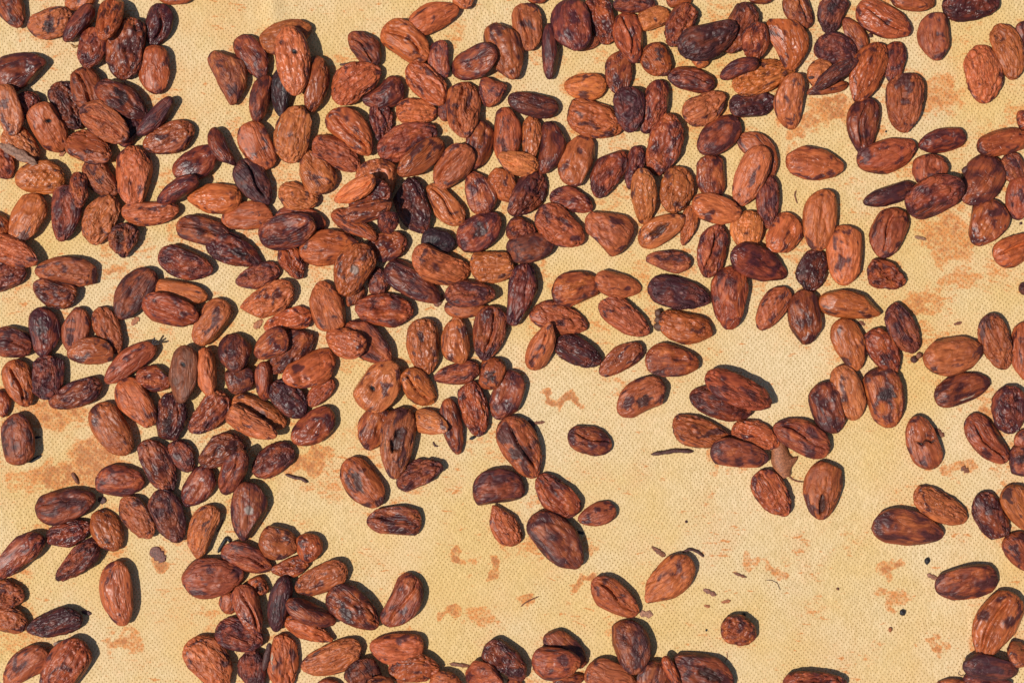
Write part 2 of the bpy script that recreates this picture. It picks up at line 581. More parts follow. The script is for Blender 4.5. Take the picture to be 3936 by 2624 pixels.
TILES[(800, 1600, 1.96)] = """
150 -30 500 160 170 3.5 w 1
940 -30 650 200 220 2 p 0
260 180 -70 330 230 1.5 w 0
260 245 90 600 180 1.6 s 1
620 230 340 430 210 1.1 w 0
320 500 290 930 255 1.6 pd 0|dark brown cocoa bean with a round pale grey spot on its upper face
1030 340 1280 675 250 3 px 0
1300 -70 1180 240 220 2 p 0
1450 -60 1380 465 250 2.5 xhf 1|reddish brown cocoa bean with a cracked hollow shell showing a black gap
1420 500 1750 350 190 1.5 t 0
395 900 650 1020 240 2.5 p 0
740 885 780 1095 190 2.5 pv 0|rounded reddish brown cocoa bean standing up on its end
110 1000 470 1140 200 2 s 0
750 1110 480 1180 145 1.8 w 0
1040 1150 660 1310 210 3 g 0
-190 1230 260 1200 290 2.5 p 0
920 1310 1280 1570 250 1.5 gx 0
1580 1220 1360 1580 245 2 s 0
1600 790 1200 780 210 2 sg 0
560 1220 480 1630 160 .2 e 1
580 1420 940 1580 160 1.5 p 1
580 1540 930 1690 150 3 w 0
220 1290 360 1640 190 2.5 s 1
160 1330 150 1490 150 2.5 p 0
290 1280 450 1290 150 2.5 h 0
60 1600 410 1690 230 1.5 w 0
"""
TILES[(1600, 1600, 1.96)] = """
-50 10 250 90 180 3.5 p 1
680 20 900 460 280 2.3 sx 1|wide two-lobed reddish brown cocoa bean with a deep fold, casting a long shadow
430 540 810 510 255 1 p 0
1150 130 1470 230 205 1.5 s 0
1200 740 910 470 230 2 w 0
1500 700 1225 780 165 2.5 p 0
890 740 1240 1110 290 1.4 p 0
740 970 580 675 195 3.5 w 0
1330 1240 1650 1500 230 2.5 s 0
"""
TILES[(2400, 1600, 1.96)] = """
370 60 790 200 230 2.5 w 0
825 80 1170 200 200 3 w 0
665 250 1095 330 215 1.5 p 1
1540 250 1145 50 240 2 s 0
1010 425 1220 745 230 2.5 w 0
1530 350 1450 765 270 2.5 ph 0|smooth reddish brown cocoa bean with a torn black hole near its rounded end
500 1080 170 1390 260 3 p 0
740 1560 990 1660 220 2 w 0
"""
TILES[(3136, 1600, 1.96)] = """
880 390 730 10 230 2.5 pj 0|reddish brown cocoa bean with a thin black crack across its middle
1150 10 1420 345 220 2.5 s 0
1530 120 1640 260 150 2 p 0
1460 330 1660 330 230 1.5 x 0
750 580 1130 790 215 3 w 0
440 800 960 880 260 1.5 p 0
1230 590 1400 915 225 1 w 0
1450 530 1640 850 230 3 p 0
1470 890 1640 1150 220 2.5 p 0
1370 1220 910 1290 240 1.5 p 0
1470 1330 1240 1810 300 3 s 0
"""
TILES[(0, 2224, 1.68)] = """
290 450 20 680 190 2.5 p 0
530 400 300 740 240 2.5 g 0
1240 390 1480 690 240 3.5 g 0
1600 470 1650 740 180 1 w 0
1820 365 1830 720 190 3 wf 0
2330 450 1955 590 190 3 g 0
2040 690 2200 690 80 2 p 0
"""
TILES[(1300, 2224, 1.68)] = """
110 530 230 740 220 1 w 0
545 450 210 460 190 3 p 0|orange-brown cocoa bean with a humped back, its side touching a wrinkled reddish brown bean
330 570 650 580 190 2.5 w 0
590 680 800 690 180 3.4 p 0
190 680 360 690 110 2.5 p 1
960 420 1200 640 190 1 w 0
810 640 1070 640 190 2.5 p 1
1255 550 1560 560 205 2 p 1
1345 360 1590 560 170 1.5 p 0
1600 600 1930 700 230 3 p 0
1850 285 1960 610 230 1.5 p 1
2050 530 2010 760 200 2 p 0
2110 510 2200 720 80 2.5 e 1
1390 670 1590 650 80 1.5 p 0
1090 690 1190 690 90 2 p 0
"""
TILES[(2536, 2224, 1.68)] = """
90 530 470 680 230 1 xh 0|dark cocoa bean lying open with a wide hollow and a curled rim
800 690 1200 690 180 2 w 0
1980 570 2330 600 170 .5 p 1
2260 510 2440 480 160 2.5 p 1
1975 650 2280 680 110 1 p 0
1800 690 1990 680 70 2 p 0
"""

SPECS = []
for (ox, oy, sca), txt in TILES.items():
    for line in txt.strip().split('\n'):
        body, _, lab = line.partition('|')
        f = body.split()
        x1, y1, x2, y2, w = [float(t) for t in f[:5]]
        SPECS.append(dict(x1=ox + x1 / sca, y1=oy + y1 / sca, x2=ox + x2 / sca, y2=oy + y2 / sca, w=w / sca,
                          tone=float(f[5]), kind=f[6], lvl=int(f[7]), lab=lab.strip(), id=len(SPECS)))
print('beans:', len(SPECS))


# ------------------------------------------------------------------ the mat
FULL = SRC_W / 2352.0                # stain positions are noted on a 2352 px wide view


def mat_height(x, y):
    h = 0.0026 * (fbm(x * 9 + 5, y * 9 + 2, x * 0 + 1.5, 2) - 0.5)
    # a soft fold running down from the top edge
    fx = -0.101 + 0.10 * (0.143 - y)
    h = h + 0.0011 * np.exp(-((x - fx) / 0.004) ** 2) * sstep(0.115, 0.14, y)
    return h


STAINS = """480 30 110 70 .25 1|430 170 60 80 .2 .9|265 630 34 28 .7 .3|130 960 130 50 .75 .8|160 1090 150 55 .85 .8|215 1050 95 60 .9 .9
60 1110 90 50 .5 .8|700 1062 95 36 .85 .7|745 1115 70 45 .5 .5|1290 915 58 20 1.05 .4|1060 1277 34 24 .95 .4|1142 1307 42 30 .95 .4|1190 1250 70 40 .5 .4
1235 1240 40 30 .75 .4|860 1280 50 40 .3 .4|1015 1405 28 24 .8 .3|1210 1382 38 14 .8 .2|1100 1412 60 30 .6 .3|1345 1335 48 22 .95 .4|1330 1245 70 18 .6 .2
285 1475 75 38 .75 .6|340 1520 90 50 .35 .6|400 1390 120 90 .35 .7|1832 290 60 40 .8 .7|1925 245 95 45 .85 .9|2150 215 90 75 .7 .6|2035 360 60 40 .5 .4
2180 545 100 80 .75 .7|2205 640 90 50 .6 .5|2112 690 70 45 .75 .7|2150 770 80 40 .5 .6|2100 770 40 30 .6 .5|2000 300 60 40 .6 .5|2300 620 60 60 .5 .6
2055 1375 45 38 .75 .4|2055 1308 50 25 .8 .4|2090 1130 90 60 .35 .4|2200 1070 60 40 .75 .5|2240 1350 50 16 .7 .3|1795 1308 42 22 .8 .3|1745 1292 70 16 .6 .2
1642 1055 24 60 .6 .3|1960 1240 40 50 .45 .2|1310 1180 40 30 .5 .3|1260 1480 50 30 .4 .3|1480 910 0 0 0 0|560 1400 60 60 .2 .4|700 1310 80 60 .25 .3
300 900 70 40 .45 .5|150 930 80 40 .8 .6|60 700 70 60 .35 .6|460 200 90 90 .25 .8|210 130 60 50 .2 .6|240 340 50 40 .3 .4|2300 950 60 60 .75 .7
2180 480 60 60 .6 .6|1880 260 50 40 .7 .6|2330 1150 40 60 .7 .5|2060 1180 60 30 .3 .3|1420 1460 40 30 .5 .3|820 1300 80 60 .3 .3|1990 1500 80 25 .4 .2
2230 1490 40 30 .6 .2|2160 1480 30 40 .7 .2|1880 1390 70 20 .4 .2|760 1000 60 40 .5 .4|1150 620 50 30 .5 .4|250 560 60 30 .3 .4|620 800 50 30 .4 .4|1600 160 50 30 .4 .4
1760 330 50 30 .5 .6|1660 260 60 30 .5 .5|1170 480 30 30 .5 .4|365 1285 36 26 1.0 .4|70 960 100 60 .5 .6|1500 1340 60 20 .35 .2|1700 1180 50 20 .35 .2"""


def build_mat():
    fx = np.linspace(-0.25, 0.25, 640); fy = np.linspace(-0.175, 0.175, 448)
    outer = np.array([0.02, 0.06, 0.13, 0.25, 0.45, 0.75, 1.2])
    xs = np.concatenate([-0.25 - outer[::-1], fx, 0.25 + outer]); ys = np.concatenate([-0.175 - outer[::-1], fy, 0.175 + outer])
    X, Y = np.meshgrid(xs, ys)
    Z = mat_height(X, Y)
    nx, ny = len(xs), len(ys)
    co = np.stack([X.ravel(), Y.ravel(), Z.ravel()], 1)
    i = np.arange(ny - 1)[:, None] * nx + np.arange(nx - 1)[None, :]
    quads = np.stack([i, i + 1, i + 1 + nx, i + nx], -1).reshape(-1, 4)
    me = mesh_np('drying_mat', co, quads, mat=CLOTH)
    st = np.zeros_like(X); wa = np.zeros_like(X)
    w1 = fbm(X * 130, Y * 130, X * 0 + 4.2, 3); w2 = fbm(X * 130, Y * 130, X * 0 + 9.2, 3)
    Xw = X + (w1 - .5) * 0.022 - (Y * 0); Yw = Y + (w2 - .5) * 0.016
    for line in STAINS.replace('\n', '|').split('|'):
        a = [float(t) for t in line.split()]
        if a[2] <= 0: continue
        cx, cy = (a[0] * FULL - SRC_W / 2) * S, -(a[1] * FULL - SRC_H / 2) * S
        rx, ry = a[2] * FULL * S, a[3] * FULL * S
        d = np.sqrt(((Xw - cx) / rx) ** 2 + ((Yw - cy) / ry) ** 2)
        st = np.maximum(st, a[4] * (1 - sstep(0.35, 1.15, d)))
        wa = np.maximum(wa, a[5] * (1 - sstep(0.3, 1.5, d)))
    # faint scattered smears everywhere on the used cloth
    st = np.maximum(st, 0.30 * sstep(0.52, 0.72, fbm(X * 32, Y * 32, X * 0 + 2.2, 3)))
    wa = np.maximum(wa, 0.45 * sstep(0.45, 0.7, fbm(X * 14, Y * 14, X * 0 + 6.6, 3)))
    near = np.zeros_like(X)              # juice and dust collect round the beans
    for b in SPECS:
        bx = ((b['x1'] + b['x2']) / 2 - SRC_W / 2) * S; by = -((b['y1'] + b['y2']) / 2 - SRC_H / 2) * S
        i0, i1 = np.searchsorted(xs, (bx - 0.03, bx + 0.03)); j0, j1 = np.searchsorted(ys, (by - 0.03, by + 0.03))
        near[j0:j1, i0:i1] += np.exp(-((X[j0:j1, i0:i1] - bx) ** 2 + (Y[j0:j1, i0:i1] - by) ** 2) / 0.013 ** 2)
    near = np.clip(near, 0, 1.2)
    st = np.maximum(st, near * (0.0 + 0.42 * sstep(0.42, 0.62, fbm(X * 60, Y * 60, X * 0 + 12.2, 3))))
    wa = np.maximum(wa, 0.08 * near)
    for nm, arr in (('stain', st), ('wash', wa)):
        at = me.attributes.new(nm, 'FLOAT', 'POINT'); at.data.foreach_set('value', arr.ravel().astype(np.float32))
    o = link('drying_mat', me)
    tag(o, 'pale tan dimpled cloth drying mat with orange cocoa smears', 'mat', kind='structure')


build_mat()

# ------------------------------------------------------------------ beans
PAL = np.array([[0.026, 0.017, 0.020], [0.138, 0.029, 0.018], [0.278, 0.060, 0.022], [0.44, 0.113, 0.033], [0.56, 0.168, 0.049]])


def tone_col(t):
    t = np.clip(t, 0, 4)
    i = np.minimum(np.floor(t).astype(int), 3)
    f = (t - i)[..., None]
    return PAL[i] * (1 - f) + PAL[i + 1] * f


NU, NV = 50, 64
_u = (1 - np.cos(np.linspace(0, math.pi, NU + 2)[1:-1]))        # denser near the ends
UU = (0.35 * _u + 0.65 * np.linspace(0, 2, NU + 2)[1:-1]) - 1    # -1..1 along the bean
VV = np.concatenate([np.linspace(-0.12, math.pi + 0.12, 46, endpoint=False), np.linspace(math.pi + 0.12, 2 * math.pi - 0.12, 18, endpoint=False)])   # finer on the upper face
_i = np.arange(NU - 1)[:, None] * NV
_j = np.arange(NV)[None, :]
_jn = (np.arange(NV) + 1)[None, :] % NV
QUADS = np.stack([_i + _j, _i + NV + _j, _i + NV + _jn, _i + _jn], -1).reshape(-1, 4)[:, ::-1]
_t0 = np.stack([np.full(NV, NU * NV), np.arange(NV), (np.arange(NV) + 1) % NV], 1)
_t1 = np.stack([np.full(NV, NU * NV + 1), (NU - 1) * NV + (np.arange(NV) + 1) % NV, (NU - 1) * NV + np.arange(NV)], 1)
TRIS = np.concatenate([_t0, _t1])[:, ::-1]


def bean_mesh(L, W, T, tone, kind, seed):
    """one cocoa bean: length L, width W, thickness T; blunt end at -x, pointed end at +x"""
    r = np.random.RandomState(seed)
    off = r.rand(3) * 30
    a = L / 2
    U = np.concatenate([np.repeat(UU, NV), [-1.0, 1.0]])
    V = np.concatenate([np.tile(VV, NU), [0, 0]])
    p = r.uniform(2.1, 2.6)
    taper = r.uniform(0.06, 0.23)
    if 'c' in kind: p, taper = 3.6, r.uniform(0.1, 0.2)
    if 'e' in kind: p, taper = 2.5, r.uniform(0.05, 0.15)
    if 'v' in kind: taper = 0.05
    prof = np.power(np.clip(1 - np.abs(U) ** p, 0, 1), 1 / 2.0) * (1 - taper * (U + 0.25 * U * U - 0.1))
    if 'c' in kind:   # one end sheared off
        prof = np.where(U < -0.9, prof * 0.97, prof)
    tip = np.exp(-((U - 1.0) / 0.12) ** 2)
    cy, cz = np.cos(V), np.sin(V)
    sq = r.uniform(0.86, 1.0)
    cy = np.sign(cy) * np.abs(cy) ** sq
    x = a * U
    y = W / 2 * prof * cy
    z = T / 2 * prof * cz
    z = np.where(z < 0, z * 0.92, z)
    # large scale irregularity of the outline
    lump = 0.055 + (0.10 if 't' in kind else 0)
    face = 0.3 + 0.7 * np.abs(cz)
    nx, ny, nz = U * 1.3 + off[0], cy * prof * 0.9 + off[1], cz * prof * 0.9 + off[2]
    n1 = fbm(nx, ny, nz, 2) - 0.5
    # outward direction of the ellipsoid
    N = np.stack([x / a ** 2, y / (W / 2) ** 2, z / (T / 2) ** 2], 1)
    N /= np.linalg.norm(N, axis=1, keepdims=True) + 1e-12
    d = 1.6 * lump * W * n1
    n2 = fbm(nx * 2.3 + 9, ny * 2.6, nz * 2.6, 2) - 0.5
    d = d + W * n2 * (0.03 + 0.10 * ('t' in kind) + 0.03 * ('w' in kind)) * face
    # fibres and ridges running along the bean, wandering sideways
    wy = ny * 1.1 + 0.55 * (vnoise(nx * 1.7 + 4, ny * 1.5, nz * 1.5) - 0.5)
    wz = nz * 1.1 + 0.55 * (vnoise(nx * 1.7 + 14, ny * 1.5 + 7, nz * 1.5) - 0.5)
    rid = 1 - np.abs(2 * fbm(nx * 0.75, wy * 4.2, wz * 4.2, 2) - 1)
    gam = 0.040 + 0.045 * ('g' in kind) + 0.015 * ('w' in kind) + 0.05 * ('t' in kind)
    if 'p' in kind: gam *= 0.75
    d = d - gam * W * face * np.power(np.clip(rid, 0, 1), 8)
    # net of short creases
    cr = 1 - np.abs(2 * fbm(nx * 1.25 + 21, wy * 1.9 + 3, wz * 1.9, 2) - 1)
    d = d - W * face * (0.025 + 0.055 * ('w' in kind) + 0.07 * ('t' in kind)) * np.power(np.clip(cr, 0, 1), 9)
    # broad folds for wrinkled ones
    if 'w' in kind or 't' in kind:
        fo = fbm(nx * 1.7 + 2, wy * 1.9 + 11, wz * 1.9, 2) - 0.5
        d = d + W * (0.08 + 0.05 * ('t' in kind)) * fo * face
    top = sstep(-0.1, 0.35, cz)
    yw = y / (W / 2)
    # every bean has a shallow furrow or two on its upper face
    for q in range(r.randint(1, 3)):
        y0 = r.uniform(-0.5, 0.5) + r.uniform(-0.3, 0.3) * U + 0.14 * np.sin(U * r.uniform(3, 6) + r.rand() * 6)
        win = np.exp(-((U - r.uniform(-0.3, 0.3)) / r.uniform(0.25, 0.5)) ** 4)
        d = d - top * win * W * r.uniform(0.02, 0.055) * np.exp(-((yw - y0) / 0.085) ** 2)
    for q in range(r.randint(1, 4)):     # sunken areas of skin
        du, dy_ = (U - r.uniform(-0.5, 0.5)) / r.uniform(0.2, 0.45), (yw - r.uniform(-0.5, 0.5)) / r.uniform(0.25, 0.5)
        d = d - top * W * r.uniform(0.02, 0.065) * np.exp(-(du ** 2 + dy_ ** 2 + r.uniform(-.8, .8) * du * dy_) ** 1.5)
    if 's' in kind:
        y0 = r.uniform(-0.2, 0.2) + 0.16 * np.sin(U * r.uniform(2.2, 4) + r.rand() * 6)
        win = 1 - sstep(0.62, 0.86, np.abs(U + r.uniform(-0.1, 0.1)))
        dd = (yw - y0) / 0.08
        d = d - top * win * W * 0.16 * np.exp(-dd ** 2) + top * win * W * 0.035 * np.exp(-(np.abs(dd) - 2.3) ** 2)
    if 'q' in kind:
        patch = top * (1 - sstep(0.5, 0.8, np.abs(U))) * (1 - sstep(0.45, 0.75, np.abs(yw)))
        d = d + patch * W * 0.035 * np.sin(U * 24 + 2 * yw) * np.sin(yw * 13)
    hole = np.zeros_like(U)
    if 'h' in kind or 'x' in kind:
        hu, hy = r.uniform(-0.25, 0.3), r.uniform(-0.35, 0.3)
        ru, ry = (r.uniform(0.35, 0.5), r.uniform(0.32, 0.42)) if 'h' in kind else (r.uniform(0.28, 0.42), r.uniform(0.3, 0.45))
        if kind == 'ph': hu, hy, ru, ry = 0.5, 0.05, 0.32, 0.30
        hd = np.sqrt(((U - hu) / ru) ** 2 + ((yw - hy) / ry) ** 2) + (1.5 if 'h' in kind else 2.2) * (fbm(nx * 3.2, ny * 3.2 + 5, nz * 3.2, 3) - 0.5)
        hole = (1 - sstep(0.75, 1.0, hd)) * top
        d = d - hole * (T * 0.22 if 'h' in kind else T * 0.015) + ('h' in kind) * top * W * 0.05 * np.exp(-((hd - 1.08) / 0.15) ** 2)
        if 'x' in kind:
            d = d + hole * W * 0.10 * (fbm(nx * 7, ny * 7, nz * 7, 2) - 0.5)
    nick = np.zeros_like(U)
    if 'k' in kind or 'o' in kind:
        ku, ky = r.uniform(-0.35, -0.1), r.uniform(0.1, 0.3)
        t_ = (U - ku) * 0.5 + (yw - ky) * 0.9; s_ = (U - ku) * 0.95 - (yw - ky) * 0.25
        nick = top * (1 - sstep(0.6, 1.0, np.sqrt((s_ / 0.10) ** 2 + (t_ / 0.24) ** 2)))
        d = d - nick * W * 0.06
    if 'j' in kind:
        t_ = U - 0.05 - 0.12 * yw + 0.05 * np.sin(yw * 9)
        nick = top * np.exp(-(t_ / 0.042) ** 4) * (1 - sstep(0.5, 0.75, np.abs(yw + 0.15)))
        d = d - nick * W * 0.12
    spot = np.zeros_like(U)
    if 'd' in kind:
        spot = top * (1 - sstep(0.75, 1.0, np.sqrt(((U + 0.05) / 0.19) ** 2 + ((yw - 0.1) / 0.3) ** 2) + 0.4 * (fbm(nx * 6, ny * 6, nz * 6, 2) - .5)))
        d = d + spot * W * 0.012
    endf = 1 - 0.75 * sstep(0.9, 1.0, np.abs(U))
    d = d * endf
    co = np.stack([x, y, z], 1) + N * d[:, None]
    # flattened facets where beans were pressed together in the heap
    q3 = co / np.array([a, W / 2, T / 2])
    for q in range(r.randint(3, 7)):
        n = r.randn(3) * np.array([0.5, 1.0, 0.9]); n[2] = abs(n[2]) * (1 if q < 3 else r.choice([-1, 1])); n /= np.linalg.norm(n)
        sp_ = q3 @ n; lim_ = sp_.max() * r.uniform(0.74, 0.92)
        q3 = q3 - np.clip(sp_ - lim_, 0, None)[:, None] * 0.8 * n[None, :]
    co = q3 * np.array([a, W / 2, T / 2])
    # bends
    bend = r.uniform(-0.06, 0.06)
    if 'b' in kind: bend = r.choice([-1, 1]) * r.uniform(0.12, 0.18)
    co[:, 1] += bend * W * 2 * (U ** 2 - 0.35) * (1 - 0.2 * np.abs(U))
    co[:, 2] += T * r.uniform(-0.05, 0.05) * (U ** 2)
    # the small hilum knob at the pointed end
    co[:, 0] += a * 0.05 * tip * r.uniform(0, 1)
    # keep the measured silhouette
    for ax, want in ((0, L * 1.05), (1, W * (1.17 if 'b' in kind else 1.085))):
        lo, hi = co[:, ax].min(), co[:, ax].max()
        co[:, ax] = (co[:, ax] - (lo + hi) / 2) * want / (hi - lo)
    # ---------------- colour: skin tone with noise patches, the dark ones gathering at rim and ends
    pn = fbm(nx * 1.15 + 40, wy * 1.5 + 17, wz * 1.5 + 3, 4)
    pn = pn - 0.07 * (1 - np.abs(cz)) - 0.05 * np.abs(U) ** 3  # darker rim and ends: part purple pigment, part edge shading painted into the colour
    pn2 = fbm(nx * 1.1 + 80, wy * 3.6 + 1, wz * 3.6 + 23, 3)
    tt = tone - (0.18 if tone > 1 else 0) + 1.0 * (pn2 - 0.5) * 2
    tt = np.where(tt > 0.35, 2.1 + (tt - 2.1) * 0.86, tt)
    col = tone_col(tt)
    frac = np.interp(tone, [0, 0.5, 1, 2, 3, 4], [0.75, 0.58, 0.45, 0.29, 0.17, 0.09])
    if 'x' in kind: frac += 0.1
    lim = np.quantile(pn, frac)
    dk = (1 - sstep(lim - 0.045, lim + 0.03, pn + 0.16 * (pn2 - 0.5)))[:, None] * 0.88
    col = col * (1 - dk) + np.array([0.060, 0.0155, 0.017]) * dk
    if tone < 2.2 and tone > 0.15:       # rubbed lighter skin on dark beans
        lim2 = np.quantile(pn, 0.80)
        lt = sstep(lim2 - 0.01, lim2 + 0.06, pn)[:, None] * (0.7 if tone > 0.8 else 0.45)
        col = col * (1 - lt) + tone_col(np.full(1, tone + 1.1)) * lt
    if tone < 0.15:
        col = col * 0.6 + np.array([0.018, 0.016, 0.021]) * 0.4
    rough = 1.0 if ('w' in kind or 't' in kind) else 0.8 if 'g' in kind else r.uniform(0.35, 0.65)
    hue = r.uniform(-1, 1)
    col = col * np.array([1 + 0.05 * hue, 1 + 0.10 * r.uniform(-1, 1), 1 - 0.15 * hue]) * r.uniform(0.88, 1.12)
    if 'o' in kind: col = col * 0.4 + np.array([0.19, 0.070, 0.030]) * 0.6
    hc = np.array([0.045, 0.019, 0.016]) if 'h' in kind else np.array([0.035, 0.019, 0.020])
    hm = (hole * (0.9 if 'h' in kind else 0.85))[:, None]
    col = col * (1 - hm) + hc * hm
    nk = nick[:, None]
    col = col * (1 - nk) + np.array([0.012, 0.010, 0.011]) * nk
    sp = spot[:, None] * 0.8
    col = col * (1 - sp) + np.array([0.24, 0.20, 0.17]) * sp
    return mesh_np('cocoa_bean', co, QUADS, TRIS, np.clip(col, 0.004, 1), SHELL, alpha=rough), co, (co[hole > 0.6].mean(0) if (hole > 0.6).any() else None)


def px_to_ground(sx, sy, z):
    k = (HC - z) / HC
    return (sx - SRC_W / 2) * S * k, -(sy - SRC_H / 2) * S * k


# height field of what has been laid down so far
CELL = 0.0005
GX0, GY0 = -0.30, -0.22
GNX, GNY = 1200, 880
_gx = GX0 + (np.arange(GNX) + 0.5) * CELL
_gy = GY0 + (np.arange(GNY) + 0.5) * CELL
HF = mat_height(*np.meshgrid(_gx, _gy))


def ell(a, b, c, rot, cx, cy):
    """window of the height field and the lower / upper surface of a tilted ellipsoid"""
    i0, i1 = max(0, int((cx - a - GX0) / CELL)), min(GNX, int((cx + a - GX0) / CELL) + 2)
    j0, j1 = max(0, int((cy - a - GY0) / CELL)), min(GNY, int((cy + a - GY0) / CELL) + 2)
    m = np.array(rot.to_matrix())
    A = m @ np.diag([a ** -2, b ** -2, c ** -2]) @ m.T
    X, Y = np.meshgrid(_gx[i0:i1] - cx, _gy[j0:j1] - cy)
    B = A[0, 2] * X + A[1, 2] * Y
    Cq = A[0, 0] * X * X + 2 * A[0, 1] * X * Y + A[1, 1] * Y * Y - 1
    D = B * B - A[2, 2] * Cq
    ok = D > 0
    sq = np.sqrt(np.where(ok, D, 0))
    return (slice(j0, j1), slice(i0, i1)), ok, (-B - sq) / A[2, 2], (-B + sq) / A[2, 2]


for b in sorted(SPECS, key=lambda q: q['lvl']):
    r = random.Random(100 + b['id'])
    zg = (0.0035, 0.0085, 0.0125)[b['lvl']]
    k = (HC - zg) / HC * S
    L = math.hypot(b['x2'] - b['x1'], b['y2'] - b['y1']) * k
    W = b['w'] * k
    kind = b['kind']
    T = W * r.uniform(0.50, 0.60)
    if 'e' in kind: T = W * r.uniform(0.95, 1.15)
    if 'v' in kind: T = W * 0.95
    if W / L > 0.8: T = W * 0.6
    if W / L < 0.47 and 'e' not in kind: T = W * r.uniform(0.68, 0.8)
    T = min(max(T, 0.0042), 0.0088 if 'v' not in kind else 0.010)
    cx, cy = px_to_ground((b['x1'] + b['x2']) / 2, (b['y1'] + b['y2']) / 2, zg)
    yaw = math.atan2(-(b['y2'] - b['y1']), b['x2'] - b['x1'])
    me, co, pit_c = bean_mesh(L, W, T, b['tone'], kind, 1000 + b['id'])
    if b['lvl'] == 0:
        rot = Euler((r.uniform(-0.16, 0.16), r.uniform(-0.05, 0.05), yaw))
        m = np.array(rot.to_matrix())
        g = float(mat_height(np.array([cx]), np.array([cy]))[0])
        z = g - float((co @ m.T)[:, 2].min()) - 0.0002
    else:
        best = None
        for pit in np.radians([-26, -18, -11, -5, 0, 5, 11, 18, 26]):
            for rol in np.radians([-22, -14, -7, 0, 7, 14, 22]):
                e = Euler((rol, pit, yaw))
                win, ok, lo, hi = ell(L / 2, W / 2, T / 2, e, cx, cy)
                z_ = (HF[win] - lo)[ok].max()
                cost = z_ + 0.0015 * (abs(pit) + abs(rol))
                if best is None or cost < best[0]: best = (cost, z_, e)
        _, z, rot = best
        z -= 0.0009
    win, ok, lo, hi = ell(L / 2, W / 2, T / 2, rot, cx, cy)
    HF[win] = np.where(ok, np.maximum(HF[win], z + hi), HF[win])
    o = link('cocoa_bean', me)
    o.location = (cx, cy, z)
    o.rotation_euler = rot
    b.update(pit=pit_c, obj=o, L=L, W=W, T=T, cx=cx, cy=cy, z=z, yaw=yaw)

# ------------------------------------------------------------------ labels
TW = ['near-black', 'very dark brown', 'dark purple-brown', 'dark brown', 'mid brown', 'reddish brown', 'orange-brown', 'bright orange-brown', 'pale orange']


def tword(t): return TW[min(8, max(0, int(round(t * 2))))]


def looks(b):
    q = b['W'] / b['L']
    sz = 'small ' if b['L'] < 0.0165 else ('large ' if b['L'] > 0.0245 else '')
    sh = 'slender ' if q < 0.48 else ('rounded ' if q > 0.70 else '')
    k = b['kind']
    tx = ('crumpled ' if 't' in k else 'bent ' if 'b' in k else 'hollow ' if 'h' in k else 'crusted ' if 'x' in k else 'knobbly ' if 'q' in k else
          'folded ' if 's' in k else 'wrinkled ' if 'w' in k else 'ridged ' if 'g' in k else 'broken ' if 'c' in k else 'smooth ' if 'p' in k else '')
    return sz + sh + tx + tword(b['tone'])


def gap(a, b):
    return math.hypot(a['cx'] - b['cx'], a['cy'] - b['cy']) - 0.32 * (a['L'] + b['L'])


for b in SPECS:
    nb = sorted((c for c in SPECS if c is not b), key=lambda c: gap(b, c))
    near = nb[0]
    over = [c for c in nb[:8] if c['z'] > b['z'] + 0.003 and gap(b, c) < 0]
    under = [c for c in nb[:8] if c['z'] < b['z'] - 0.003 and gap(b, c) < 0]
    if b['lab']:
        lab = b['lab']
    elif b['lvl'] > 0 and under:
        lab = '%s cocoa bean resting on a %s one' % (looks(b), looks(under[0]))
    elif over:
        lab = '%s cocoa bean partly under a %s one' % (looks(b), looks(over[0]))
    elif gap(b, near) > 0.008:
        lab = '%s cocoa bean lying alone on the mat' % looks(b)
    else:
        lab = '%s cocoa bean lying next to a %s one' % (looks(b), looks(near))
    if len(lab.split()) > 16: lab = lab.replace(' lying next to ', ' beside ').replace('partly under', 'under')
    if len(lab.split()) > 16: lab = lab.replace('cocoa bean', 'bean')
    if len(lab.split()) > 16: lab = ' '.join(lab.split()[:lab.split().index('bean') + 1]) + ' in a heap'
    tag(b['obj'], lab, 'cocoa bean', 'cocoa beans spread on the drying mat')

seen = {}
for b in SPECS: seen.setdefault(b['obj']['label'], []).append(b)
for lab, bs in seen.items():
    if len(bs) < 2: continue
    for b in bs:
        nb = sorted((c for c in SPECS if c is not b), key=lambda c: gap(b, c))
        short = lambda c: looks(c).replace('smooth ', '').replace('wrinkled ', '')
        new = '%s bean between a %s one and a %s one' % (looks(b), short(nb[0]), short(nb[1]))
        if gap(b, nb[0]) > 0.008: new = '%s bean alone on the mat, nearest to a %s one' % (looks(b), looks(nb[0]))
        if len(new.split()) > 16: new = '%s bean near a %s one and a %s one' % (tword(b['tone']), short(nb[0]), short(nb[1]))
        if len(new.split()) <= 16: b['obj']['label'] = new

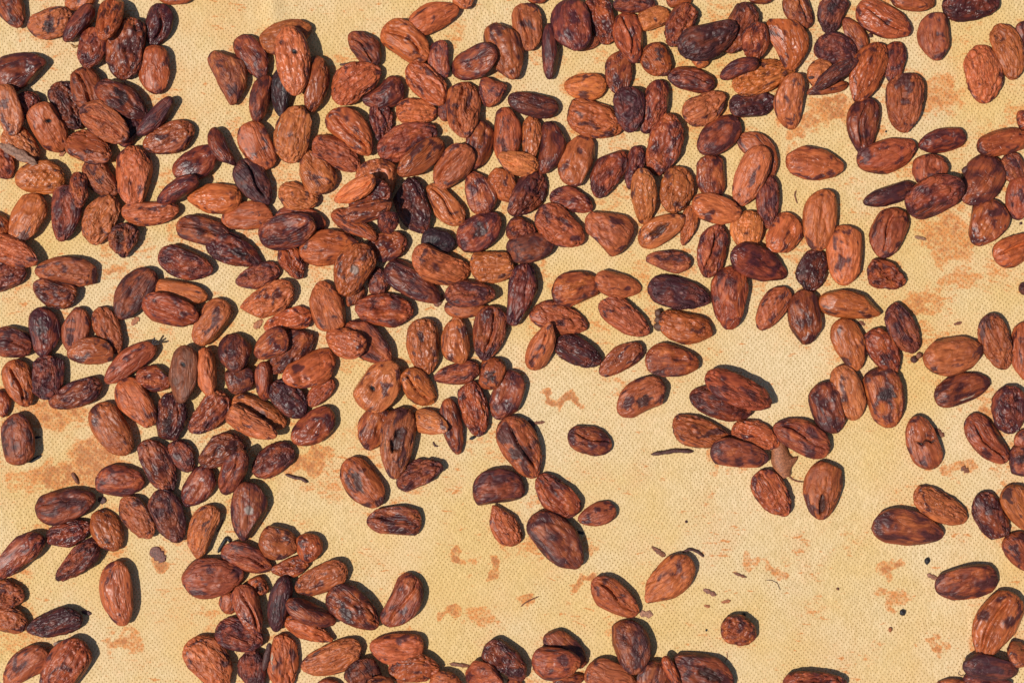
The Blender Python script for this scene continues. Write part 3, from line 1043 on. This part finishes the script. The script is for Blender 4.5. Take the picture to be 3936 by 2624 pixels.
# ------------------------------------------------------------------ parts of a few beans
def flake_mesh(name, L, W, col, curl=0.3, seed=0, th=0.00025, nl=14, nw=8):
    """a ragged curled scrap of shell with real thickness, long axis x"""
    r = np.random.RandomState(seed)
    u = np.linspace(-1, 1, nl); v = np.linspace(-1, 1, nw)
    Ug, Vg = np.meshgrid(u, v, indexing='ij')
    edge = 0.74 + 0.62 * (fbm(u * 2.6 + seed * 1.7, u * 0 + seed, u * 0 + 0.3, 3) - 0.5) * 2
    edge = edge * np.power(np.clip(1 - np.abs(u) ** 3.2, 0.04, 1), 0.5)
    x = L / 2 * Ug + L * 0.06 * (fbm(Vg * 2 + seed, Ug * 0.5, Vg * 0 + 4, 2) - .5) * 2
    yy = W / 2 * Vg * edge[:, None]
    ang = yy / (W / 2) * curl * 1.6
    rad = W / 2 / max(curl * 1.6, 1e-3)
    y = np.sin(ang) * rad
    z = (1 - np.cos(ang)) * rad * -1
    z = z + min(0.12, curl * 0.4) * W * (fbm(Ug * 2 + seed, Vg * 2, Ug * 0 + 1, 2) - .5) * 2 - curl * 0.15 * L * Ug ** 2
    top = np.stack([x, y, z + th / 2], -1).reshape(-1, 3); bot = np.stack([x, y, z - th / 2], -1).reshape(-1, 3)
    co = np.concatenate([top, bot]); n = nl * nw
    i = np.arange(nl - 1)[:, None] * nw + np.arange(nw - 1)[None, :]
    q = np.stack([i, i + nw, i + nw + 1, i + 1], -1).reshape(-1, 4)
    quads = [q, q[:, ::-1] + n]
    ring = list(range(0, nw)) + [k * nw + nw - 1 for k in range(1, nl)] + [(nl - 1) * nw + k for k in range(nw - 2, -1, -1)] + [k * nw for k in range(nl - 2, 0, -1)]
    ring = np.array(ring); rn = np.roll(ring, -1)
    quads.append(np.stack([ring, rn, rn + n, ring + n], 1))
    c = np.array(col)[None, :] * (0.75 + 0.5 * fbm(co[:, 0] / L * 6 + seed, co[:, 1] / W * 6, co[:, 2] * 0, 2)[:, None])
    return mesh_np(name, co, np.concatenate(quads), col=c, mat=DEBRIS)


def tube_mesh(name, pts, rad, col, seed=0, ns=8):
    """an uneven twig through the points"""
    r = np.random.RandomState(seed)
    P = np.array(pts, float)
    t = np.linspace(0, len(P) - 1, max(10, len(P) * 6))
    C = np.stack([np.interp(t, range(len(P)), P[:, k]) for k in range(3)], 1)
    for _ in range(2): C[1:-1] = (C[:-2] + 2 * C[1:-1] + C[2:]) / 4
    d = np.gradient(C, axis=0); d /= np.linalg.norm(d, axis=1, keepdims=True)
    s = np.cross(d, [0, 0, 1.0]); s /= np.linalg.norm(s, axis=1, keepdims=True) + 1e-9
    w = np.cross(s, d)
    n = len(C); ang = np.arange(ns) * 2 * math.pi / ns
    rr = rad * (0.55 + 0.9 * fbm(np.repeat(t, ns) * 1.7 + seed, np.tile(ang, n) * 0.6, np.zeros(n * ns) + seed, 2)).reshape(n, ns)
    rr = rr * np.power(np.clip(1 - np.abs(np.linspace(-1, 1, n)) ** 6, 0.05, 1), .5)[:, None]
    co = (C[:, None, :] + rr[..., None] * (np.cos(ang)[None, :, None] * s[:, None, :] + np.sin(ang)[None, :, None] * w[:, None, :])).reshape(-1, 3)
    i = np.arange(n - 1)[:, None] * ns; j = np.arange(ns)[None, :]; jn = (np.arange(ns) + 1)[None, :] % ns
    q = np.stack([i + j, i + jn, i + ns + jn, i + ns + j], -1).reshape(-1, 4)
    co = np.concatenate([co, C[:1], C[-1:]]); m = n * ns
    tri = np.concatenate([np.stack([np.full(ns, m), (np.arange(ns) + 1) % ns, np.arange(ns)], 1),
                          np.stack([np.full(ns, m + 1), m - ns + np.arange(ns), m - ns + (np.arange(ns) + 1) % ns], 1)])
    return mesh_np(name, co, q, tri, np.tile(np.array(col), (len(co), 1)), DEBRIS)


def crumb_mesh(name, a, b, h, col, seed=0):
    nu, nv = 10, 12
    th = np.linspace(0, math.pi, nu + 2)[1:-1]; ph = np.arange(nv) * 2 * math.pi / nv
    T_, P_ = np.meshgrid(th, ph, indexing='ij')
    d = np.stack([np.sin(T_) * np.cos(P_), np.sin(T_) * np.sin(P_), np.cos(T_)], -1).reshape(-1, 3)
    d = np.concatenate([d, [[0, 0, 1.0]], [[0, 0, -1.0]]])
    k = 0.65 + 0.75 * fbm(d[:, 0] * 1.6 + seed, d[:, 1] * 1.6 + 5, d[:, 2] * 1.6, 3)
    co = d * k[:, None] * np.array([a / 2, b / 2, h / 2])
    i = np.arange(nu - 1)[:, None] * nv; j = np.arange(nv)[None, :]; jn = (np.arange(nv) + 1)[None, :] % nv
    q = np.stack([i + j, i + nv + j, i + nv + jn, i + jn], -1).reshape(-1, 4)
    m = nu * nv
    tri = np.concatenate([np.stack([np.full(nv, m), np.arange(nv), (np.arange(nv) + 1) % nv], 1),
                          np.stack([np.full(nv, m + 1), m - nv + (np.arange(nv) + 1) % nv, m - nv + np.arange(nv)], 1)])
    return mesh_np(name, co, q, tri, np.tile(np.array(col), (len(co), 1)), DEBRIS)


for b in SPECS:
    k = b['kind']
    if 'f' in k:     # a lip of shell peeling off along one edge
        me = flake_mesh('peeling_shell', b['L'] * 0.45, b['W'] * 0.2, (0.42, 0.29, 0.20) if b['tone'] != 2.5 else (0.22, 0.08, 0.035), 0.5, b['id'])
        o = link('peeling_shell', me, b['obj']); o.location = (-0.02 * b['L'], -b['W'] * 0.40, b['T'] * 0.22); o.rotation_euler = (1.1, 0, 0)
    if 'n' in k:     # dry tuft at the blunt end
        for q in range(3):
            o = link('stalk_tuft', tube_mesh('stalk_tuft', [(0, 0, 0), (-0.0012, 0.0007 * (q - 1), 0.0004), (-0.003, 0.0016 * (q - 1), 0.0008 + 0.0004 * q)], 0.0004, (0.03, 0.018, 0.017), q), b['obj'])
            o.location = (-b['L'] * 0.48, 0, b['T'] * 0.1)
    if 'r' in k:     # crumbled knob at the blunt end
        for q in range(3):
            o = link('crumbled_knob', crumb_mesh('crumbled_knob', 0.0045 - 0.0008 * q, 0.0036, 0.0032, (0.13, 0.06, 0.035), 3 + q), b['obj'])
            o.location = (-b['L'] * 0.47 - 0.0009 * q, (q - 0.6) * 0.0028, -0.0004)

# ------------------------------------------------------------------ scraps on the mat
DARK, BROWN, ORANGE, GREY, BLACK = (0.085, 0.030, 0.024), (0.20, 0.07, 0.032), (0.38, 0.13, 0.045), (0.24, 0.15, 0.11), (0.016, 0.014, 0.018)


def spot(tile, x, y, z=0.0):
    ox, oy, sca = tile
    return px_to_ground(ox + x / sca, oy + y / sca, z)


def rest_on(o, me, x, y, z0=None, rot=(0, 0, 0)):
    co = np.empty(len(me.vertices) * 3, np.float32); me.vertices.foreach_get('co', co)
    e = Euler(rot); w = co.reshape(-1, 3) @ np.array(e.to_matrix()).T
    if z0 is None: z0 = float(mat_height(np.array([x]), np.array([y]))[0])
    o.location = (x, y, z0 - float(w[:, 2].min()) - 0.00005); o.rotation_euler = rot


T_A, T_B, T_C, T_D, T_E = (0, 0, 1.96), (800, 0, 1.96), (1600, 0, 1.96), (2400, 0, 1.96), (3136, 0, 1.96)
T_F, T_G, T_H, T_I, T_J = (0, 800, 1.96), (800, 800, 1.96), (1600, 800, 1.96), (2400, 800, 1.96), (3136, 800, 1.96)
T_K, T_L, T_M, T_N, T_O = (0, 1600, 1.96), (800, 1600, 1.96), (1600, 1600, 1.96), (2400, 1600, 1.96), (3136, 1600, 1.96)
T_P, T_Q, T_R = (0, 2224, 1.68), (1300, 2224, 1.68), (2536, 2224, 1.68)
# tile, two ends, width, colour, curl, height it lies at, label
FLAKES = [
    (T_A, 0, 1085, 280, 1235, 105, (0.27, 0.14, 0.09), 0.45, 0.005, 'large greyish brown curved shard of bean shell lying over beans'),
    (T_A, 445, 1175, 490, 1140, 40, ORANGE, 0.3, None, 'tiny orange shell chip below a slit bean'),
    (T_F, 990, 880, 1045, 820, 55, ORANGE, 0.1, None, 'small orange shell chip near a dark plump bean'),
    (T_G, 345, 905, 410, 840, 75, ORANGE, 0.1, None, 'flat orange shell chip beside a knot of beans'),
    (T_H, 140, 740, 205, 650, 70, BROWN, 0.1, None, 'flat brown shell chip beside two stacked beans'),
    (T_K, 545, 420, 595, 510, 50, BROWN, 0.9, None, 'curled brown shell scrap on an orange ring stain'),
    (T_K, 740, 620, 800, 640, 65, DARK, 0.2, None, 'rounded dark shell scrap at the end of a dark bean'),
    (T_K, 1140, 990, 1240, 1090, 110, (0.17, 0.062, 0.045), 0.06, None, 'dull purple flat shell scrap stuck to bare mat'),
    (T_K, 225, 345, 318, 292, 35, BLACK, 0.6, None, 'black shell sliver at the foot of a plump dark bean'),
    (T_K, 262, 160, 312, 152, 22, BLACK, 0.4, None, 'thin black sliver in the shadow of a plump dark bean'),
    (T_K, 618, 1465, 690, 1485, 42, DARK, 0.4, None, 'small dark shell scrap beside a very dark wrinkled bean'),
    (T_M, 850, 30, 900, 175, 75, DARK, 0.4, None, 'dark shell shard behind the two-lobed bean'),
    (T_M, 860, 55, 968, 42, 30, BROWN, 0.3, None, 'thin brown shell splinter behind the two-lobed bean'),
    (T_N, 205, 980, 305, 1050, 50, BROWN, 0.3, None, 'ragged brown shell scrap above a lone orange-brown bean'),
    (T_N, 595, 1300, 690, 1345, 45, (0.25, 0.10, 0.06), 0.3, None, 'small shiny brown shell scrap on bare mat'),
    (T_N, 730, 1400, 800, 1385, 34, ORANGE, 0.2, None, 'small orange shell scrap with a curled end on bare mat'),
    (T_N, 602, 1422, 645, 1432, 26, ORANGE, 0.2, None, 'tiny orange shell speck on bare mat'),
    (T_N, 115, 1480, 215, 1490, 65, (0.36, 0.17, 0.10), 0.1, None, 'square pinkish shell chip beside a folded bean tip'),
    (T_N, 820, 1175, 920, 1212, 26, BROWN, 0.2, None, 'narrow brown shell splinter on bare mat'),
    (T_O, 840, 1190, 930, 1230, 45, (0.28, 0.12, 0.07), 0.3, None, 'brown shell tab touching the hooked tip of a dark bean'),
    (T_O, 1095, 380, 1150, 420, 60, BROWN, 0.15, None, 'dark brown shell speck among smears near cracked bean'),
    (T_O, 890, 90, 965, 150, 55, BROWN, 0.4, None, 'brown shell scrap beside the cracked bean'),
    (T_J, 320, 855, 370, 880, 45, BROWN, 0.2, None, 'small brown shell chip between smooth and folded beans'),
    (T_J, 1040, 875, 1100, 860, 30, BROWN, 0.2, None, 'thin brown shell chip on stained open mat'),
    (T_J, 745, 215, 830, 235, 34, (0.30, 0.15, 0.08), 0.5, None, 'curled pale brown shell ring on stained mat'),
    (T_Q, 720, 545, 850, 560, 30, BROWN, 0.4, None, 'brown shell splinter between two groups of beans'),
    (T_E, 775, 600, 815, 670, 45, DARK, 0.3, None, 'dark shell scrap behind a ridged bean'),
    (T_M, 1205, 865, 1262, 880, 34, BLACK, 0.4, None, 'black shell scrap under the edge of a large dark bean'),
    (T_P, 345, 420, 420, 410, 40, GREY, 0.5, 0.002, 'greyish shell scrap behind a large ridged bean'),
    (T_P, 1700, 600, 1745, 410, 65, DARK, 0.8, 0.003, 'dark curled shell strip beside a wrinkled bean'),
    (T_D, 1385, 590, 1425, 585, 30, DARK, 0.5, 0.006, 'dark shell sliver between a bent bean and a torn one'),
]
for q, (tl, x1, y1, x2, y2, w, col, curl, z0, lab) in enumerate(FLAKES):
    sca = tl[2]
    L = math.hypot(x2 - x1, y2 - y1) / sca * S; W = w / sca * S
    me = flake_mesh('shell_scrap', L, W, col, curl, 40 + q)
    o = link('shell_scrap', me)
    x, y = spot(tl, (x1 + x2) / 2, (y1 + y2) / 2, z0 or 0)
    rest_on(o, me, x, y, z0, (0, 0, math.atan2(-(y2 - y1), x2 - x1)))
    tag(o, lab, 'shell scrap', 'scraps of bean shell on the mat')

TWIGS = [
    (T_B, [(990, 490), (1040, 485), (1115, 468)], 10, DARK, 'jagged dark husk splinter above an orange-brown bean', 'husk splinter'),
    (T_N, [(200, 285), (300, 270), (400, 255), (515, 265)], 16, DARK, 'long dark dry stalk lying alone on the mat', 'stalk'),
    (T_N, [(435, 1020), (490, 995), (550, 1015), (595, 1055)], 11, DARK, 'knotted dark stalk behind a lone orange-brown bean', 'stalk'),
    (T_N, [(1225, 430), (1260, 470), (1300, 488), (1350, 492)], 6, BROWN, 'thin brown stalk curling out of a rolled shell', 'stalk'),
    (T_N, [(1065, 1231), (1110, 1232), (1155, 1255), (1175, 1310)], 2.6, DARK, 'fine dark curved fibre on bare mat', 'fibre'),
    (T_L, [(580, 435), (650, 460), (700, 465), (750, 498)], 12, DARK, 'dark husk splinter on an orange smear', 'husk splinter'),
    (T_L, [(115, 770), (95, 830), (65, 870)], 5, DARK, 'thin dark stalk beside a ridged bean', 'stalk'),
    (T_L, [(75, 1025), (110, 960), (140, 910), (170, 945)], 14, BLACK, 'black curled husk knot between two beans', 'husk knot'),
    (T_M, [(785, 1430), (820, 1400), (870, 1375), (925, 1352)], 5, BROWN, 'faint brown stalk on smeared open mat', 'stalk'),
    (T_D, [(1295, 1435), (1282, 1470), (1305, 1535)], 6, BROWN, 'thin brown stalk above a pale bean', 'stalk'),
    (T_R, [(433, 470), (437, 505), (418, 535)], 2.6, BROWN, 'short fine fibre below the small round bean', 'fibre'),
    (T_R, [(1940, 590), (1930, 610), (1945, 625), (1970, 620)], 2.4, DARK, 'looped fine fibre at the end of a dark bean', 'fibre'),
    (T_M, [(125, 190), (140, 220), (165, 225)], 7, DARK, 'small dark stalk under a heap of beans', 'stalk'),
    (T_A, [(530, 330), (555, 355), (590, 345)], 8, (0.35, 0.19, 0.06), 'short yellowish stalk under the beans', 'stalk'),
]
for q, (tl, pts, rd, col, lab, cat) in enumerate(TWIGS):
    sca = tl[2]
    P = [spot(tl, *p) for p in pts]
    cx, cy = P[0]
    rad = rd / sca * S
    me = tube_mesh('dry_' + cat.replace(' ', '_'), [(p[0] - cx, p[1] - cy, rad * (0.3 * (i % 2))) for i, p in enumerate(P)], rad, col, q + 3, 6)
    o = link('dry_' + cat.replace(' ', '_'), me)
    rest_on(o, me, cx, cy)
    tag(o, lab, cat)

CRUMBS = [
    (T_O, 836, 1088, 42, 52, BLACK, 'small black crumb below a large smooth bean'),
    (T_O, 652, 1476, 46, 48, BLACK, 'glossy black grain lying alone on the open mat'),
    (T_N, 465, 792, 22, 20, DARK, 'tiny dark speck alone on the bare mat'),
    (T_J, 735, 1140, 60, 50, DARK, 'dark crumb at the blunt end of a smooth orange-brown bean'),
    (T_J, 775, 1110, 55, 48, BROWN, 'brown crumb wedged between three beans'),
    (T_E, 1140, 1290, 80, 100, DARK, 'knobbly dark crumb beside a large dark bean'),
    (T_R, 300, 330, 14, 18, BLACK, 'pinhead black speck beside the small round bean'),
    (T_R, 545, 226, 18, 24, BLACK, 'black speck touching the small round bean'),
    (T_R, 1488, 327, 30, 26, ORANGE, 'orange brown grain on the bare mat'),
    (T_R, 1150, 65, 20, 18, BROWN, 'small brown grain on the bare mat'),
    (T_E, 410, 270, 30, 40, DARK, 'dark crumb between a slender and a folded bean'),
    (T_J, 1545, 115, 24, 22, DARK, 'dark grain near the stained mat edge'),
    (T_E, 530, 990, 16, 16, BLACK, 'black pinhead speck between two upright beans'),
    (T_M, 425, 160, 50, 26, BLACK, 'black crumb below a ridged bean'),
]
for q, (tl, x, y, a, b_, col, lab) in enumerate(CRUMBS):
    sca = tl[2]
    A, B = a / sca * S * 0.95, b_ / sca * S * 0.95
    me = crumb_mesh('husk_crumb', A, B, min(A, B) * 0.8, col, 20 + q)
    o = link('husk_crumb', me)
    gx, gy = spot(tl, x, y)
    rest_on(o, me, gx, gy, None, (0, 0, q))
    tag(o, lab, 'crumb', 'dark crumbs on the mat')


def curled_shell():
    """the rolled, flared strip of shell between the beans"""
    nl, nw = 26, 15
    th = 0.00028
    cols = []
    pts = [spot(T_N, *p) for p in ((1150, 195), (1165, 260), (1165, 330), (1190, 400), (1215, 455))]
    wid = [52, 60, 64, 58, 40]
    c0 = pts[0]
    t = np.linspace(0, 4, nl)
    C = np.stack([np.interp(t, range(5), [p[k] - c0[k] for p in pts]) for k in (0, 1)], 1)
    Wd = np.interp(t, range(5), wid) / 1.96 * S
    d = np.gradient(C, axis=0); d /= np.linalg.norm(d, axis=1, keepdims=True)
    s = np.stack([-d[:, 1], d[:, 0]], 1)
    ang = np.linspace(-1.9, 1.9, nw)
    lay = []
    for rr in (1.0, 1.0 - th / Wd.mean()):
        flare = 1 + 1.3 * np.exp(-((t - 2.3) / 0.75) ** 2)[:, None] * sstep(0.3, 1.7, ang)[None, :]
        yy = np.sin(ang)[None, :] * Wd[:, None] * rr * flare; zz = (np.cos(ang)[None, :] * Wd[:, None] * rr * 0.8)
        co = np.concatenate([C[:, None, :] + s[:, None, :] * yy[..., None], (zz + 0.0022)[..., None]], -1)
        lay.append(co.reshape(-1, 3))
    co = np.concatenate(lay); n = nl * nw
    i = np.arange(nl - 1)[:, None] * nw + np.arange(nw - 1)[None, :]
    q = np.stack([i, i + 1, i + 1 + nw, i + nw], -1).reshape(-1, 4)
    ring = list(range(nw)) + [k * nw + nw - 1 for k in range(1, nl)] + [(nl - 1) * nw + k for k in range(nw - 2, -1, -1)] + [k * nw for k in range(nl - 2, 0, -1)]
    ring = np.array(ring); rn = np.roll(ring, -1)
    quads = np.concatenate([q, q[:, ::-1] + n, np.stack([rn, ring, ring + n, rn + n], 1)])
    me = mesh_np('rolled_shell', co, quads, col=np.tile([[0.34, 0.125, 0.055]], (len(co), 1)), mat=DEBRIS)
    o = link('rolled_shell', me)
    rest_on(o, me, c0[0], c0[1])
    tag(o, 'rolled strip of thin brown shell curling out from between beans', 'rolled shell')


curled_shell()
